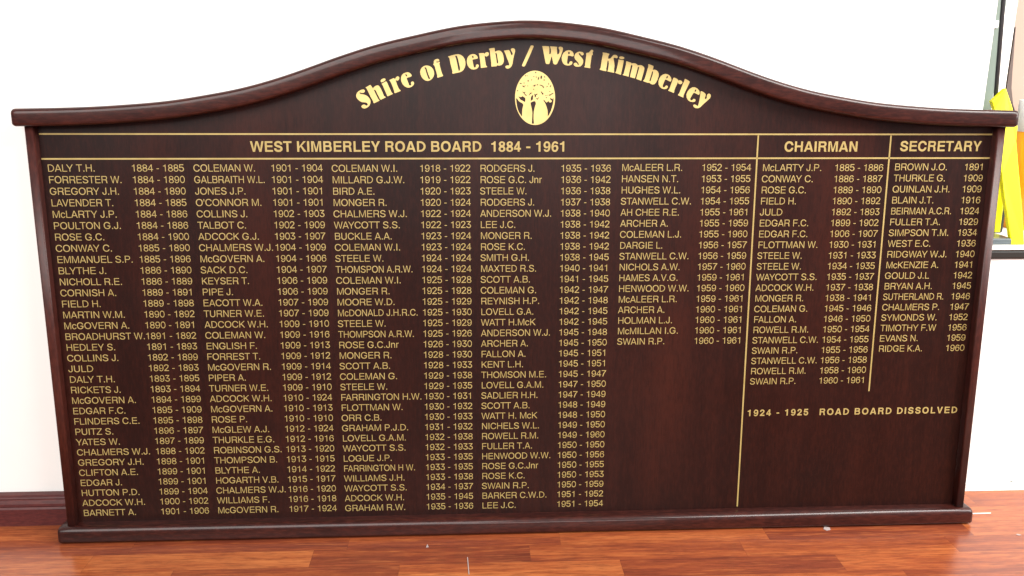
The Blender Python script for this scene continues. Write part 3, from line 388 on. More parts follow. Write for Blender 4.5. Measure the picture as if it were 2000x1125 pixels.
TITLE=[[[-29306,84980,-29340,85138,-29511,85246,-29803,85219,-30129,85104,-30459,84913,-30727,84627,-30881,84277,-30878,83991,-30759,83705,-30509,83419,-30194,83165,-29875,83019,-29487,82994,-29164,82956,-28973,82848,-28862,82657,-28886,82529,-29018,82433,-29168,82433,-29244,82484,-29384,82573,-29596,82611,-29860,82495,-30014,82335,-29980,82176,-29812,81984,-29522,81901,-29228,81953,-28865,82146,-28564,82434,-28390,82818,-28346,83201,-28433,83519,-28618,83805,-28870,84059,-29155,84249,-29507,84357,-29894,84406,-30150,84482,-30288,84628,-30259,84723,-30110,84723,-29919,84629,-29660,84629,-29431,84725,-29309,84884]],[[-29177,85583,-28750,85806,-28322,86048,-28165,85903,-27856,85428,-27655,85682,-27325,85905,-27032,85969,-26807,85907,-26651,85717,-26435,85337,-26191,84798,-25919,84099,-25632,83940,-25667,83845,-26489,83460,-26648,83555,-26862,84001,-27169,84605,-27320,84985,-27476,85175,-27702,85175,-27491,84667,-27186,84032,-26941,83523,-26738,83383,-26786,83281,-27708,82832,-27835,82915,-27892,83202,-28292,83902,-28654,84728,-28988,85425]],[[-26313,86225,-25623,86607,-25459,86671,-25304,86450,-25060,85881,-24786,85247,-24540,84707,-24349,84561,-24385,84453,-25239,84069,-25367,84132,-25456,84418,-25761,85117,-26033,85814,-26187,86099]],[[-26431,86605,-26458,86794,-26290,87016,-25996,87156,-25704,87176,-25578,87050,-25583,86892,-25749,86733,-26012,86574,-26273,86479]],[[-24947,86865,-24161,87228,-24000,87184,-23874,87058,-23738,87343,-23506,87534,-23280,87534,-23122,87377,-23128,87124,-23263,86902,-23461,86775,-23653,86837,-23781,86900,-23692,86584,-23543,86078,-23298,85507,-23110,85222,-22918,85095,-22953,84987,-23937,84603,-24064,84710,-24090,84965,-24299,85631,-24542,86265,-24757,86707]],[[-20913,87733,-21006,87922,-21227,88142,-21581,88267,-21970,88202,-22362,88043,-22660,87758,-22798,87410,-22839,87030,-22753,86587,-22536,86144,-22188,85796,-21803,85607,-21414,85577,-20956,85737,-20625,86024,-20488,86341,-20580,86595,-20806,86670,-21016,86561,-21085,86371,-20998,86181,-21047,86022,-21243,85945,-21404,86021,-21495,86306,-21648,86718,-21801,87129,-21765,87274,-21504,87364,-21112,87479,-20928,87594],[-22042,87886,-21912,87931,-21785,87824,-21705,87635,-21759,87527,-21888,87571,-22001,87729]],[[-18132,89446,-17745,89366,-17360,89147,-17074,88801,-16919,88360,-16895,87886,-17031,87506,-17297,87125,-17659,86870,-18051,86754,-18472,86835,-18857,87088,-19142,87435,-19328,87877,-19397,88319,-19312,88698,-19078,89077,-18717,89330,-18391,89439],[-18644,89079,-18429,89143,-18270,88986,-18086,88387,-17871,87756,-17622,87155,-17785,87072,-17946,87186,-18131,87692,-18316,88260,-18436,88764]],[[-17059,89703,-16928,89779,-16941,90156,-16788,90408,-16495,90567,-16170,90612,-15978,90475,-15949,90255,-16113,90128,-16404,90146,-16502,90095,-16439,89970,-16180,89983,-15887,90098,-15857,89909,-15956,89783,-15865,89405,-15711,88838,-15557,88270,-15401,87860,-15292,87734,-15340,87607,-16254,87331,-16382,87432,-16346,87698,-16468,88204,-16622,88708,-16805,89401,-16965,89539]],[[-14379,91022,-13676,91233,-13092,91374,-12573,91426,-12120,91316,-11734,91035,-11446,90627,-11301,90124,-11293,89620,-11395,89178,-11626,88734,-11955,88448,-12347,88289,-13554,88031,-13683,88125,-13614,88379,-13769,88978,-13955,89735,-14106,90552,-14168,90803,-14329,90897],[-13127,91091,-12964,91186,-12771,91061,-12614,90622,-12459,89930,-12286,89111,-12263,88795,-12377,88542,-12539,88573,-12600,88920,-12754,89677,-12908,90432,-13033,90871]],[[-9073,90796,-9137,91015,-9330,91266,-9653,91440,-10043,91451,-10433,91324,-10760,91071,-10958,90692,-11039,90314,-11030,89936,-10904,89495,-10647,89118,-10259,88835,-9803,88773,-9346,88870,-9019,89124,-8900,89441,-8983,89630,-9210,89692,-9407,89565,-9440,89375,-9474,89186,-9638,89109,-9800,89216,-9875,89563,-9956,90004,-10038,90382,-9953,90508,-9660,90573,-9269,90637,-9106,90701],[-10111,91074,-9980,91169,-9851,91075,-9820,90855,-9951,90747,-10080,90854]],[[-8912,91555,-8522,91620,-8002,91654,-7873,91497,-7676,91718,-7384,91814,-7156,91721,-7092,91469,-7211,91186,-7517,91027,-7777,91120,-7874,91214,-7843,90900,-7748,90270,-7654,89639,-7557,89387,-7414,89337,-7441,89198,-8471,89055,-8569,89130,-8567,89383,-8629,90014,-8722,90707,-8816,91335]],[[-7121,92348,-6894,92444,-6114,92554,-6049,92354,-5998,91883,-5660,92042,-5269,92107,-4944,91983,-4684,91670,-4522,91230,-4424,90664,-4425,90222,-4588,89811,-4882,89557,-5274,89473,-5665,89522,-5731,89363,-6645,89296,-6677,89486,-6675,89896,-6770,90653,-6865,91471,-6927,92098],[-5954,91601,-5791,91664,-5661,91476,-5565,90847,-5436,90154,-5469,89902,-5599,89838,-5697,90027,-5761,90594,-5857,91224]],[[-4423,92048,-3968,92145,-3512,92191,-3349,91991,-3186,91551,-3055,91300,-2892,91332,-2827,91553,-2958,91867,-3154,92118,-3186,92337,-2991,92483,-2666,92497,-2437,92310,-2404,91996,-2534,91492,-2728,90671,-2857,89850,-3020,89406,-3314,89088,-3706,88948,-4000,89010,-4164,89243,-4098,89433,-3837,89529,-3543,89499,-3432,89658,-3576,90099,-3837,90729,-4098,91421,-4293,91860]],[[363,92921,559,93016,820,92986,918,92861,854,92672,177,91126,-600,89480,-763,89340,-1025,89351,-1176,89509,-1124,89667,-605,90807,-24,92070]],[[2452,92888,2975,92903,3628,92857,3729,92593,3734,92089,3720,91522,3871,91491,4000,91649,4042,92028,3959,92531,3838,92845,4413,92835,5133,92776,5071,92474,5110,91970,5149,91466,5345,91498,5539,91720,5587,92099,5498,92350,5378,92589,5448,92759,5754,92824,6083,92700,6185,92448,6061,91912,5775,91153,5359,90297,5135,89821,4907,89706,4611,89755,4444,89945,4340,90451,4182,91145,4105,91019,3947,90449,3756,89847,3593,89776,3232,89800,3099,89939,2929,90697,2724,91706,2553,92524]],[[8147,91293,8095,91671,7894,91986,7530,92173,7136,92203,6679,92075,6290,91757,6066,91346,5960,90903,6013,90397,6215,89955,6515,89670,6977,89546,7437,89567,7796,89739,7943,90026,7854,90247,7591,90290,7395,90182,7352,89960,7236,89819,7052,89831,6958,89989,6966,90338,7037,90908,7085,91224,7215,91288,7544,91227,7874,91133,8070,91166],[7109,91856,7271,91951,7404,91826,7394,91605,7278,91465,7132,91572]],[[9905,91459,9936,91617,9834,91806,9569,91931,9174,91980,8749,91864,8425,91610,8266,91262,8271,90914,8441,90598,8742,90283,9010,89998,9080,89713,8983,89618,8850,89712,8747,89966,8482,90060,8221,89963,8125,89773,8227,89551,8559,89362,9021,89332,9414,89429,9706,89716,9864,90097,9857,90478,9687,90794,9386,91109,9117,91424,9016,91613,9113,91708,9277,91677,9379,91488,9579,91331,9776,91332]],[[10363,91619,10426,91759,10819,91811,11013,92002,11270,92287,11500,92288,11668,92131,11606,91941,11510,91815,11579,91625,11551,91404,11388,91340,11330,90928,11243,90294,11157,89659,11129,89404,11184,89277,11135,89099,10143,89241,10062,89336,10203,89527,10230,89909,10314,90670,10401,91303]],[[13350,91849,13944,91789,14574,91621,14544,91507,14386,91190,14363,90778,14529,90747,14823,90843,15047,91130,15272,91384,15600,91462,15932,91356,16104,91103,16075,90944,15879,90848,15613,90942,15382,90941,15340,90751,15465,90243,15547,89608,15497,88971,15473,88588,15544,88397,15480,88301,14815,88445,14283,88551,14377,88775,14463,89349,14515,89921,14439,90366,14337,90492,14244,90238,14189,89729,14102,89220,14022,88965,14113,88742,14070,88583,13486,88676,12921,88833,12852,88960,13015,89088,13072,89470,13244,90677,13389,91565]],[[16248,90640,16546,90597,17177,90505,17202,90314,17098,89742,16953,88977,16805,88338,16780,88018,16715,87967,15813,88257,15711,88334,15871,88590,16050,89355,16225,90247]],[[17303,90882,17247,90783,17106,90712,16909,90684,16695,90705,16506,90770,16380,90866,16341,90975,16397,91074,16538,91145,16734,91173,16948,91152,17137,91087,17264,90991]],[[17661,90342,17960,90280,18595,90060,18632,89933,18895,89998,19293,89981,19596,89810,19801,89620,20098,89672,20430,89654,20801,89465,21009,89179,20957,88731,20780,88027,20600,87386,20481,86937,20044,87096,19574,87242,19631,87575,19810,88216,19986,88983,20043,89302,19907,89397,19811,89301,19693,88790,19547,88151,19367,87510,19306,87330,18903,87444,18435,87571,18488,88019,18636,88658,18811,89488,18772,89679,18638,89730,18542,89614,18426,89040,18249,88274,18167,87634,17699,87760,17065,87918,17127,88046,17257,88142,17435,88909,17613,89674]],[[21671,89802,21769,89847,22172,89722,22643,89532,22619,89245,22547,88830,22864,88895,23200,88800,23474,88578,23652,88226,23637,87714,23458,87136,23209,86621,22919,86331,22587,86265,22216,86393,22010,86585,21677,86584,21273,86711,20869,86857,20865,86966,21060,87127,21241,87705,21478,88602,21714,89496],[22411,88541,22541,88619,22612,88478,22530,87966,22350,87388,22200,86875,22056,86810,21985,86938,22085,87323,22266,87901]],[[25938,86823,26026,87145,25911,87530,25631,87881,25256,88104,24854,88154,24425,88037,24036,87747,23784,87329,23656,86815,23687,86301,23937,85851,24314,85562,24786,85454,25184,85533,25410,85759,25402,85985,25196,86113,24965,86048,24872,85854,24675,85757,24506,85821,24445,86014,24552,86368,24796,87012,24891,87154,25126,87109,25534,86918,25771,86810],[25137,87719,25268,87784,25386,87656,25281,87431,25151,87321,25034,87430]],[[26352,87443,26517,87500,26941,87325,27241,87125,27248,86964,27537,87045,27833,86966,28070,86685,27979,86444,27650,86322,27352,86442,27197,86763,27103,86401,26987,86159,26794,85755,26607,85190,26616,84948,26539,84786,26029,84987,25519,85187,25515,85308,25677,85429,25904,86075,26165,86880]],[[28448,87250,28572,87274,29041,87051,29386,86811,29353,86609,29008,85843,28623,85034,28395,84468,28321,84225,28370,84063,28290,83966,27820,84183,27325,84384,27345,84530,27547,84708,27846,85597,28225,86565,28414,87048]],[[31230,84516,31335,84799,31218,85163,30864,85566,30392,85807,29931,85805,29441,85521,29082,85076,28878,84550,28935,83983,29189,83538,29621,83255,30129,83175,30504,83257,30618,83541,30441,83744,30172,83727,30029,83540,29822,83483,29624,83580,29599,83782,29793,84148,30064,84674,30267,84837,30565,84732,30909,84555,31123,84459],[30414,85322,30576,85444,30667,85283,30592,85080,30455,84959,30340,85080]],[[31474,85059,31597,85124,32068,84923,32419,84600,32416,84316,32283,83911,32333,83732,32503,83708,32661,83912,32646,84236,32757,84560,33003,84707,33304,84562,33403,84238,33252,83872,32728,83384,32081,82814,31598,82324,31187,82079,30682,82078,30336,82281,30198,82566,30358,82753,30697,82689,30959,82486,31125,82527,31230,83015,31362,83827,31455,84557]]]
EMB=[[4865,83870,4848,83331,4785,82799,4678,82279,4526,81779,4333,81304,4100,80861,3831,80456,3529,80093,3197,79778,2840,79514,2462,79305,2069,79154,1665,79062,1255,79031,845,79062,440,79152,45,79303,-334,79510,-694,79773,-1029,80087,-1336,80448,-1610,80852,-1847,81293,-2046,81766,-2203,82265,-2317,82783,-2387,83314,-2411,83852,-2389,84388,-2322,84917,-2210,85432,-2056,85927,-1861,86396,-1627,86832,-1358,87231,-1057,87587,-728,87896,-374,88155,-1,88360,388,88509,787,88600,1192,88631,1597,88603,1997,88515,2388,88370,2765,88167,3123,87911,3457,87604,3764,87249,4039,86851,4279,86416,4482,85948,4643,85453,4762,84937,4836,84407],[-2213,83795,-1965,83627,-1767,83314,-1470,83098,-1123,82930,-924,82713,-898,82520,-996,82230,-1079,81794,-1107,81310,-1125,80922,-1134,80533,-1413,80883,-1687,81309,-1911,81841,-2051,82373,-2137,82952,-2187,83434],[-1769,84085,-1423,83990,-1226,84038,-979,84159,-830,83991,-632,83895,-532,83727,-531,83438,-580,83197,-703,83124,-976,83316,-1322,83460,-1546,83676,-1670,83893],[411,83006,708,83151,1054,83287,1252,83225,1378,82960,1355,82718,1233,82379,1112,81895,1016,81410,970,80828,974,80148,1054,79271,656,79271,701,80050,746,80828,743,81313,641,81894,514,82426,412,82813],[434,83320,456,83826,554,84115,775,84356,874,84357,852,83923,829,83562,656,83465,509,83320],[2736,83518,2885,83470,3061,83253,3336,83012,3434,83109,3582,83254,3731,83231,3832,83062,4080,83038,4178,83159,4326,83256,4175,83449,3975,83593,3972,83883,4122,83787,4421,83594,4470,83739,4418,83908,4568,83788,4583,83353,4480,82773,4313,82143,4105,81513,3828,80954,3548,80565,3552,81123,3497,81706,3292,82383,3039,82963,2813,83277],[1372,83828,1496,83804,1620,83708,1792,83877,1915,83974,1941,83902,1794,83685,1646,83515,1522,83612],[1430,88299,1407,88229,1346,88185,1270,88185,1208,88228,1184,88298,1207,88368,1268,88411,1344,88412,1406,88369],[-402,87720,-423,87664,-477,87629,-544,87628,-598,87663,-619,87719,-598,87775,-544,87810,-477,87810,-423,87776],[-87,87721,-108,87687,-162,87666,-229,87666,-283,87686,-304,87720,-283,87754,-229,87775,-162,87775,-108,87754],[1100,87582,1077,87540,1015,87514,939,87513,878,87539,854,87581,877,87623,938,87650,1015,87650,1076,87624],[1500,87512,1485,87444,1446,87403,1397,87402,1357,87444,1342,87511,1356,87579,1396,87620,1444,87621,1484,87579],[1913,87251,1852,87087,1778,86993,1719,87007,1697,87123,1721,87297,1781,87462,1855,87555,1915,87541,1936,87425],[2455,87453,2408,87265,2323,87155,2232,87164,2170,87289,2161,87481,2208,87669,2294,87779,2385,87770,2446,87645],[55,86838,35,86739,-19,86678,-86,86678,-141,86739,-162,86837,-142,86936,-88,86996,-21,86997,34,86936],[646,86974,595,86912,540,86886,503,86907,498,86966,526,87040,578,87102,633,87128,670,87107,675,87048],[3027,86992,2995,86941,2909,86909,2802,86909,2715,86940,2682,86990,2715,87041,2801,87073,2907,87073,2994,87042],[-658,86462,-678,86412,-732,86380,-799,86380,-854,86411,-874,86462,-854,86512,-800,86544,-733,86544,-679,86513],[-493,85999,-512,85959,-561,85935,-622,85934,-671,85959,-690,85998,-672,86037,-622,86062,-561,86062,-512,86038],[-627,85723,-703,85694,-841,85726,-986,85807,-1084,85906,-1097,85985,-1021,86013,-884,85981,-738,85900,-640,85801],[1766,86149,1740,86087,1671,86049,1586,86049,1516,86087,1489,86149,1515,86211,1584,86249,1670,86249,1739,86211],[1065,85366,1046,85315,997,85283,936,85283,887,85314,867,85365,886,85416,935,85447,996,85448,1046,85416],[-1846,85107,-1865,85034,-1914,84989,-1975,84988,-2024,85034,-2043,85107,-2025,85180,-1975,85226,-1914,85226,-1865,85181],[3000,87584,3030,87503,3019,87436,2972,87410,2906,87433,2847,87498,2818,87579,2829,87645,2876,87672,2942,87649],[4082,85881,4013,85772,3939,85719,3888,85742,3881,85831,3920,85953,3990,86061,4064,86114,4114,86092,4121,86003],[3745,86324,3733,86216,3699,86150,3656,86150,3621,86216,3607,86323,3619,86430,3653,86496,3695,86497,3731,86431],[-1147,86306,-1206,86277,-1332,86287,-1477,86332,-1585,86395,-1616,86452,-1557,86481,-1431,86471,-1286,86425,-1178,86362],[-24,85952,-43,85907,-92,85879,-153,85879,-203,85907,-222,85952,-203,85997,-154,86025,-93,86025,-43,85997],[3554,85939,3539,85892,3465,85825,3360,85766,3264,85736,3213,85746,3228,85794,3302,85860,3408,85920,3504,85950],[4013,84923,3974,84903,3902,84912,3824,84947,3770,84995,3761,85036,3799,85056,3871,85047,3949,85012,4003,84965],[3319,84256,3297,84216,3238,84192,3164,84192,3105,84216,3082,84256,3104,84295,3163,84320,3237,84320,3296,84296],[3408,83941,3400,83890,3345,83840,3264,83811,3189,83814,3148,83848,3157,83900,3212,83949,3292,83978,3367,83975],[3631,84329,3610,84301,3556,84283,3489,84283,3434,84300,3413,84329,3433,84357,3488,84375,3555,84375,3610,84357],[740,86074,987,86037,1257,86220,1332,86028,1136,85884,939,85787,963,85931],[2022,86174,2269,86151,2616,86008,2866,85745,2719,85577,2595,85649,2618,85793,2370,85960,2048,86055],[-1155,85013,-833,84822,-538,84919,-562,84775,-709,84678,-536,84487,-288,84295,-361,84174,-584,84318,-783,84582,-981,84798],[133,84248,107,84392,304,84633,204,84729,501,84754,648,84802,674,84706,452,84561,305,84441],[1045,84587,1244,84443,1490,84588,1688,84565,1640,84420,1393,84347,1395,84107,1247,83914,1148,84010,1121,84299],[2253,85047,2378,84975,2527,84808,2751,84640,2728,84495,2556,84375,2505,84519,2355,84711],[3743,84450,3966,84451,4212,84644,4518,84717,4545,84572,4214,84451,3969,84234,3745,84257]]

# ------------------------------------------------------------------ gold lettering
GY = -0.01815      # back of the gold, just proud of the veneer
GT = 0.00022       # its thickness

def loops_mesh(loops):
    """fill outlines (lists of (x, z)) into triangles: verts2d, tris"""
    c = bpy.data.curves.new('tmp', 'CURVE'); c.dimensions = '2D'; c.fill_mode = 'BOTH'
    for l in loops:
        s = c.splines.new('POLY'); s.points.add(len(l) - 1); s.use_cyclic_u = True
        for q, (a, b) in zip(s.points, l): q.co = (a, b, 0, 1)
    o = bpy.data.objects.new('tmp', c); COL.objects.link(o)
    bpy.context.view_layer.update()
    me = bpy.data.meshes.new_from_object(o.evaluated_get(bpy.context.evaluated_depsgraph_get()))
    vs = [(q.co.x, q.co.y) for q in me.vertices]
    fs = [tuple(p.vertices) for p in me.polygons]
    bpy.data.objects.remove(o); bpy.data.curves.remove(c); bpy.data.meshes.remove(me)
    return vs, fs

class Gold:
    def __init__(self): self.v = []; self.f = []
    def add(self, vs, fs):
        b = len(self.v); self.v += vs; self.f += [tuple(i + b for i in f) for f in fs]
    def build(self, name, parent, label=None, mat=None):
        n = len(self.v)
        v = [(x, GY - GT, z) for x, z in self.v] + [(x, GY, z) for x, z in self.v]
        cnt = {}
        for f in self.f:
            for i in range(len(f)):
                a, b = f[i], f[(i + 1) % len(f)]
                k = (min(a, b), max(a, b)); cnt[k] = None if k in cnt else (a, b)
        fs = list(self.f) + [(e[1], e[0], e[0] + n, e[1] + n) for e in cnt.values() if e]
        me = bpy.data.meshes.new(name); me.from_pydata(v, [], fs); me.materials.append(mat or M_gold)
        bm = bmesh.new(); bm.from_mesh(me); bmesh.ops.recalc_face_normals(bm, faces=bm.faces)
        bm.faces.ensure_lookup_table()
        if bm.faces and bm.faces[0].normal.y > 0:
            bmesh.ops.reverse_faces(bm, faces=bm.faces)
        bm.to_mesh(me); bm.free()
        o = bpy.data.objects.new(name, me); COL.objects.link(o); o.parent = parent
        if label: o['label'] = label
        return o
    def rect(self, x0, x1, z0, z1):
        self.add([(x0, z0), (x1, z0), (x1, z1), (x0, z1)], [(0, 1, 2, 3)])

def pairs(l, k): return [(l[i] * k, l[i + 1] * k) for i in range(0, len(l), 2)]
_cache = {}
def glyph(ch, bold):
    if (ch, bold) not in _cache:
        w, loops = (BOLD if bold else REG)[ch]
        _cache[ch, bold] = (w, loops_mesh([pairs(l, 1.0) for l in loops]))
    return _cache[ch, bold]
KERN = {'AT': -80, 'TA': -80, 'AY': -70, 'YA': -70, 'AV': -60, 'VA': -60, 'AW': -40, 'WA': -40, 'LT': -60, 'LY': -80, 'RY': -30, 'RT': -20, 'FA': -60, 'PA': -60, 'TO': -20, 'YC': -30, 'TT': -22}
def text(g, s, x, z, em, bold=False, width=None, mode='scale', right=False):
    """baseline-left placed line; optional exact ink width reached by squeezing or by tracking"""
    pen = 0; items = []
    for i, ch in enumerate(s):
        if ch == ' ': pen += 278; continue
        if i and s[i - 1] != ' ' and not bold: pen += KERN.get(s[i - 1] + ch, 0)
        w, (vs, fs) = glyph(ch, bold)
        items.append((pen, vs, fs, i)); pen += w
    x0 = min(a + p[0] for a, vs, _, _ in items[:1] for p in vs)
    x1 = max(a + p[0] for a, vs, _, _ in items[-1:] for p in vs)
    k = em / 1000.0; kx = k; tr = 0.0
    if width:
        if mode == 'scale': kx = width / (x1 - x0)
        else: tr = (width / k - (x1 - x0)) / max(1, len(s) - 1)
    for a, vs, fs, i in items:
        g.add([(x + (a + p[0] - x0 + tr * i) * kx, z + p[1] * k) for p in vs], fs)

C0 = 0.106
def X(u): return u / 1000.0 - C0
def T(vv): return 0.800 - vv / 1000.0
EM = 0.01765
ROW = 20.735

LISTS = [
 (-754.2, -606.9, 92.5, """DALY T.H.|1884 - 1885
FORRESTER W.|1884 - 1890
GREGORY J.H.|1884 - 1890
LAVENDER T.|1884 - 1885
McLARTY J.P.|1884 - 1886
POULTON G.J.|1884 - 1886
ROSE G.C.|1884 - 1900
CONWAY C.|1885 - 1890
EMMANUEL S.P.|1885 - 1896
BLYTHE J.|1886 - 1890
NICHOLL R.E.|1886 - 1889
CORNISH A.|1889 - 1891
FIELD H.|1889 - 1898
MARTIN W.M.|1890 - 1892
McGOVERN A.|1890 - 1891
BROADHURST W.|1891 - 1892
HEDLEY S.|1891 - 1893
COLLINS J.|1892 - 1899
JULD|1892 - 1893
DALY T.H.|1893 - 1895
RICKETS J.|1893 - 1894
McGOVERN A.|1894 - 1899
EDGAR F.C.|1895 - 1909
FLINDERS C.E.|1895 - 1898
PUITZ S.|1896 - 1897
YATES W.|1897 - 1899
CHALMERS W.J.|1898 - 1902
GREGORY J.H.|1898 - 1901
CLIFTON A.E.|1899 - 1901
EDGAR J.|1899 - 1901
HUTTON P.D.|1899 - 1904
ADCOCK W.H.|1900 - 1902
BARNETT A.|1901 - 1906"""),
 (-497.4, -359.6, 92.8, """COLEMAN W.|1901 - 1904
GALBRAITH W.L.|1901 - 1904
JONES J.P.|1901 - 1901
O'CONNOR M.|1901 - 1901
COLLINS J.|1902 - 1903
TALBOT C.|1902 - 1909
ADCOCK G.J.|1903 - 1907
CHALMERS W.J.|1904 - 1909
McGOVERN A.|1904 - 1906
SACK D.C.|1904 - 1907
KEYSER T.|1906 - 1909
PIPE J.|1906 - 1909
EACOTT W.A.|1907 - 1909
TURNER W.E.|1907 - 1909
ADCOCK W.H.|1909 - 1910
COLEMAN W.|1909 - 1916
ENGLISH F.|1909 - 1913
FORREST T.|1909 - 1912
McGOVERN R.|1909 - 1914
PIPER A.|1909 - 1912
TURNER W.E.|1909 - 1910
ADCOCK W.H.|1910 - 1924
McGOVERN A.|1910 - 1913
ROSE P.|1910 - 1910
McGLEW A.J.|1912 - 1924
THURKLE E.G.|1912 - 1916
ROBINSON G.S.|1913 - 1920
THOMPSON B.|1913 - 1915
BLYTHE A.|1914 - 1922
HOGARTH V.B.|1915 - 1917
CHALMERS W.J.|1916 - 1920
WILLIAMS F.|1916 - 1918
McGOVERN R.|1917 - 1924"""),
 (-250.4, -91.3, 93.7, """COLEMAN W.I.|1918 - 1922
MILLARD G.J.W.|1919 - 1922
BIRD A.E.|1920 - 1923
MONGER R.|1920 - 1924
CHALMERS W.J.|1922 - 1924
WAYCOTT S.S.|1922 - 1923
BUCKLE A.A.|1923 - 1924
COLEMAN W.I.|1923 - 1924
STEELE W.|1924 - 1924
THOMSPON A.R.W.|1924 - 1924
COLEMAN W.I.|1925 - 1928
MONGER R.|1925 - 1928
MOORE W.D.|1925 - 1929
McDONALD J.H.R.C.|1925 - 1930
STEELE W.|1925 - 1929
THOMPSON A.R.W.|1925 - 1926
ROSE G.C.Jnr|1926 - 1930
MONGER R.|1928 - 1930
SCOTT A.B.|1928 - 1933
COLEMAN G.|1929 - 1938
STEELE W.|1929 - 1935
FARRINGTON H.W.|1930 - 1931
FLOTTMAN W.|1930 - 1932
ORR C.B.|1930 - 1933
GRAHAM P.J.D.|1931 - 1932
LOVELL G.A.M.|1932 - 1938
WAYCOTT S.S.|1932 - 1933
LOGUE J.P.|1933 - 1935
FARRINGTON H W.|1933 - 1935
WILLIAMS J.H.|1933 - 1938
WAYCOTT S.S.|1934 - 1937
ADCOCK W.H.|1935 - 1945
GRAHAM R.W.|1935 - 1936"""),
 (18.8, 167.6, 94.0, """RODGERS J.|1935 - 1936
ROSE G.C. Jnr|1936 - 1942
STEELE W.|1936 - 1938
RODGERS J.|1937 - 1938
ANDERSON W.J.|1938 - 1940
LEE J.C.|1938 - 1942
MONGER R.|1938 - 1942
ROSE K.C.|1938 - 1942
SMITH G.H.|1938 - 1945
MAXTED R.S.|1940 - 1941
SCOTT A.B.|1941 - 1945
COLEMAN G.|1942 - 1947
REYNISH H.P.|1942 - 1948
LOVELL G.A.|1942 - 1945
WATT H.McK|1942 - 1945
ANDERSON W.J.|1945 - 1948
ARCHER A.|1945 - 1950
FALLON A.|1945 - 1951
KENT L.H.|1945 - 1951
THOMSON M.E.|1945 - 1947
LOVELL G.A.M.|1947 - 1950
SADLIER H.H.|1947 - 1949
SCOTT A.B.|1948 - 1949
WATT H. McK|1948 - 1950
NICHELS W.L.|1949 - 1950
ROWELL R.M.|1949 - 1960
FULLER T.A.|1950 - 1950
HENWOOD W.W.|1950 - 1956
ROSE G.C.Jnr|1950 - 1955
ROSE K.C.|1950 - 1953
SWAIN R.P.|1950 - 1959
BARKER C.W.D.|1951 - 1952
LEE J.C.|1951 - 1954"""),
 (280.4, 430.1, 93.0, """McALEER L.R.|1952 - 1954
HANSEN N.T.|1953 - 1955
HUGHES W.L.|1954 - 1956
STANWELL C.W.|1954 - 1955
AH CHEE R.E.|1955 - 1961
ARCHER A.|1955 - 1959
COLEMAN L.J.|1955 - 1960
DARGIE L.|1956 - 1957
STANWELL C.W.|1956 - 1959
NICHOLS A.W.|1957 - 1960
HAMES A.V.G.|1959 - 1961
HENWOOD W.W.|1959 - 1960
McALEER L.R.|1959 - 1961
ARCHER A.|1960 - 1961
HOLMAN L.J.|1960 - 1961
McMILLAN I.G.|1960 - 1961
SWAIN R.P.|1960 - 1961"""),
 (544.4, 681.6, 93.6, """McLARTY J.P.|1885 - 1886
CONWAY C.|1886 - 1887
ROSE G.C.|1889 - 1890
FIELD H.|1890 - 1892
JULD|1892 - 1893
EDGAR F.C.|1899 - 1902
EDGAR F.C.|1906 - 1907
FLOTTMAN W.|1930 - 1931
STEELE W.|1931 - 1933
STEELE W.|1934 - 1935
WAYCOTT S.S.|1935 - 1937
ADCOCK W.H.|1937 - 1938
MONGER R.|1938 - 1941
COLEMAN G.|1945 - 1946
FALLON A.|1946 - 1950
ROWELL R.M.|1950 - 1954
STANWELL C.W.|1954 - 1955
SWAIN R.P.|1955 - 1956
STANWELL C.W.|1956 - 1958
ROWELL R.M.|1958 - 1960
SWAIN R.P.|1960 - 1961"""),
 (796.0, 930.6, 92.6, """BROWN J.O.|1891
THURKLE G.|1909
QUINLAN J.H.|1909
BLAIN J.T.|1916
BEIRMAN A.C.R.|1924
FULLER T.A.|1929
SIMPSON T.M.|1934
WEST E.C.|1936
RIDGWAY W.J.|1940
McKENZIE A.|1941
GOULD J.L|1942
BRYAN A.H.|1945
SUTHERLAND R.|1946
CHALMERS P.|1947
SYMONDS W.|1952
TIMOTHY F.W|1956
EVANS N.|1959
RIDGE K.A.|1960"""),
]
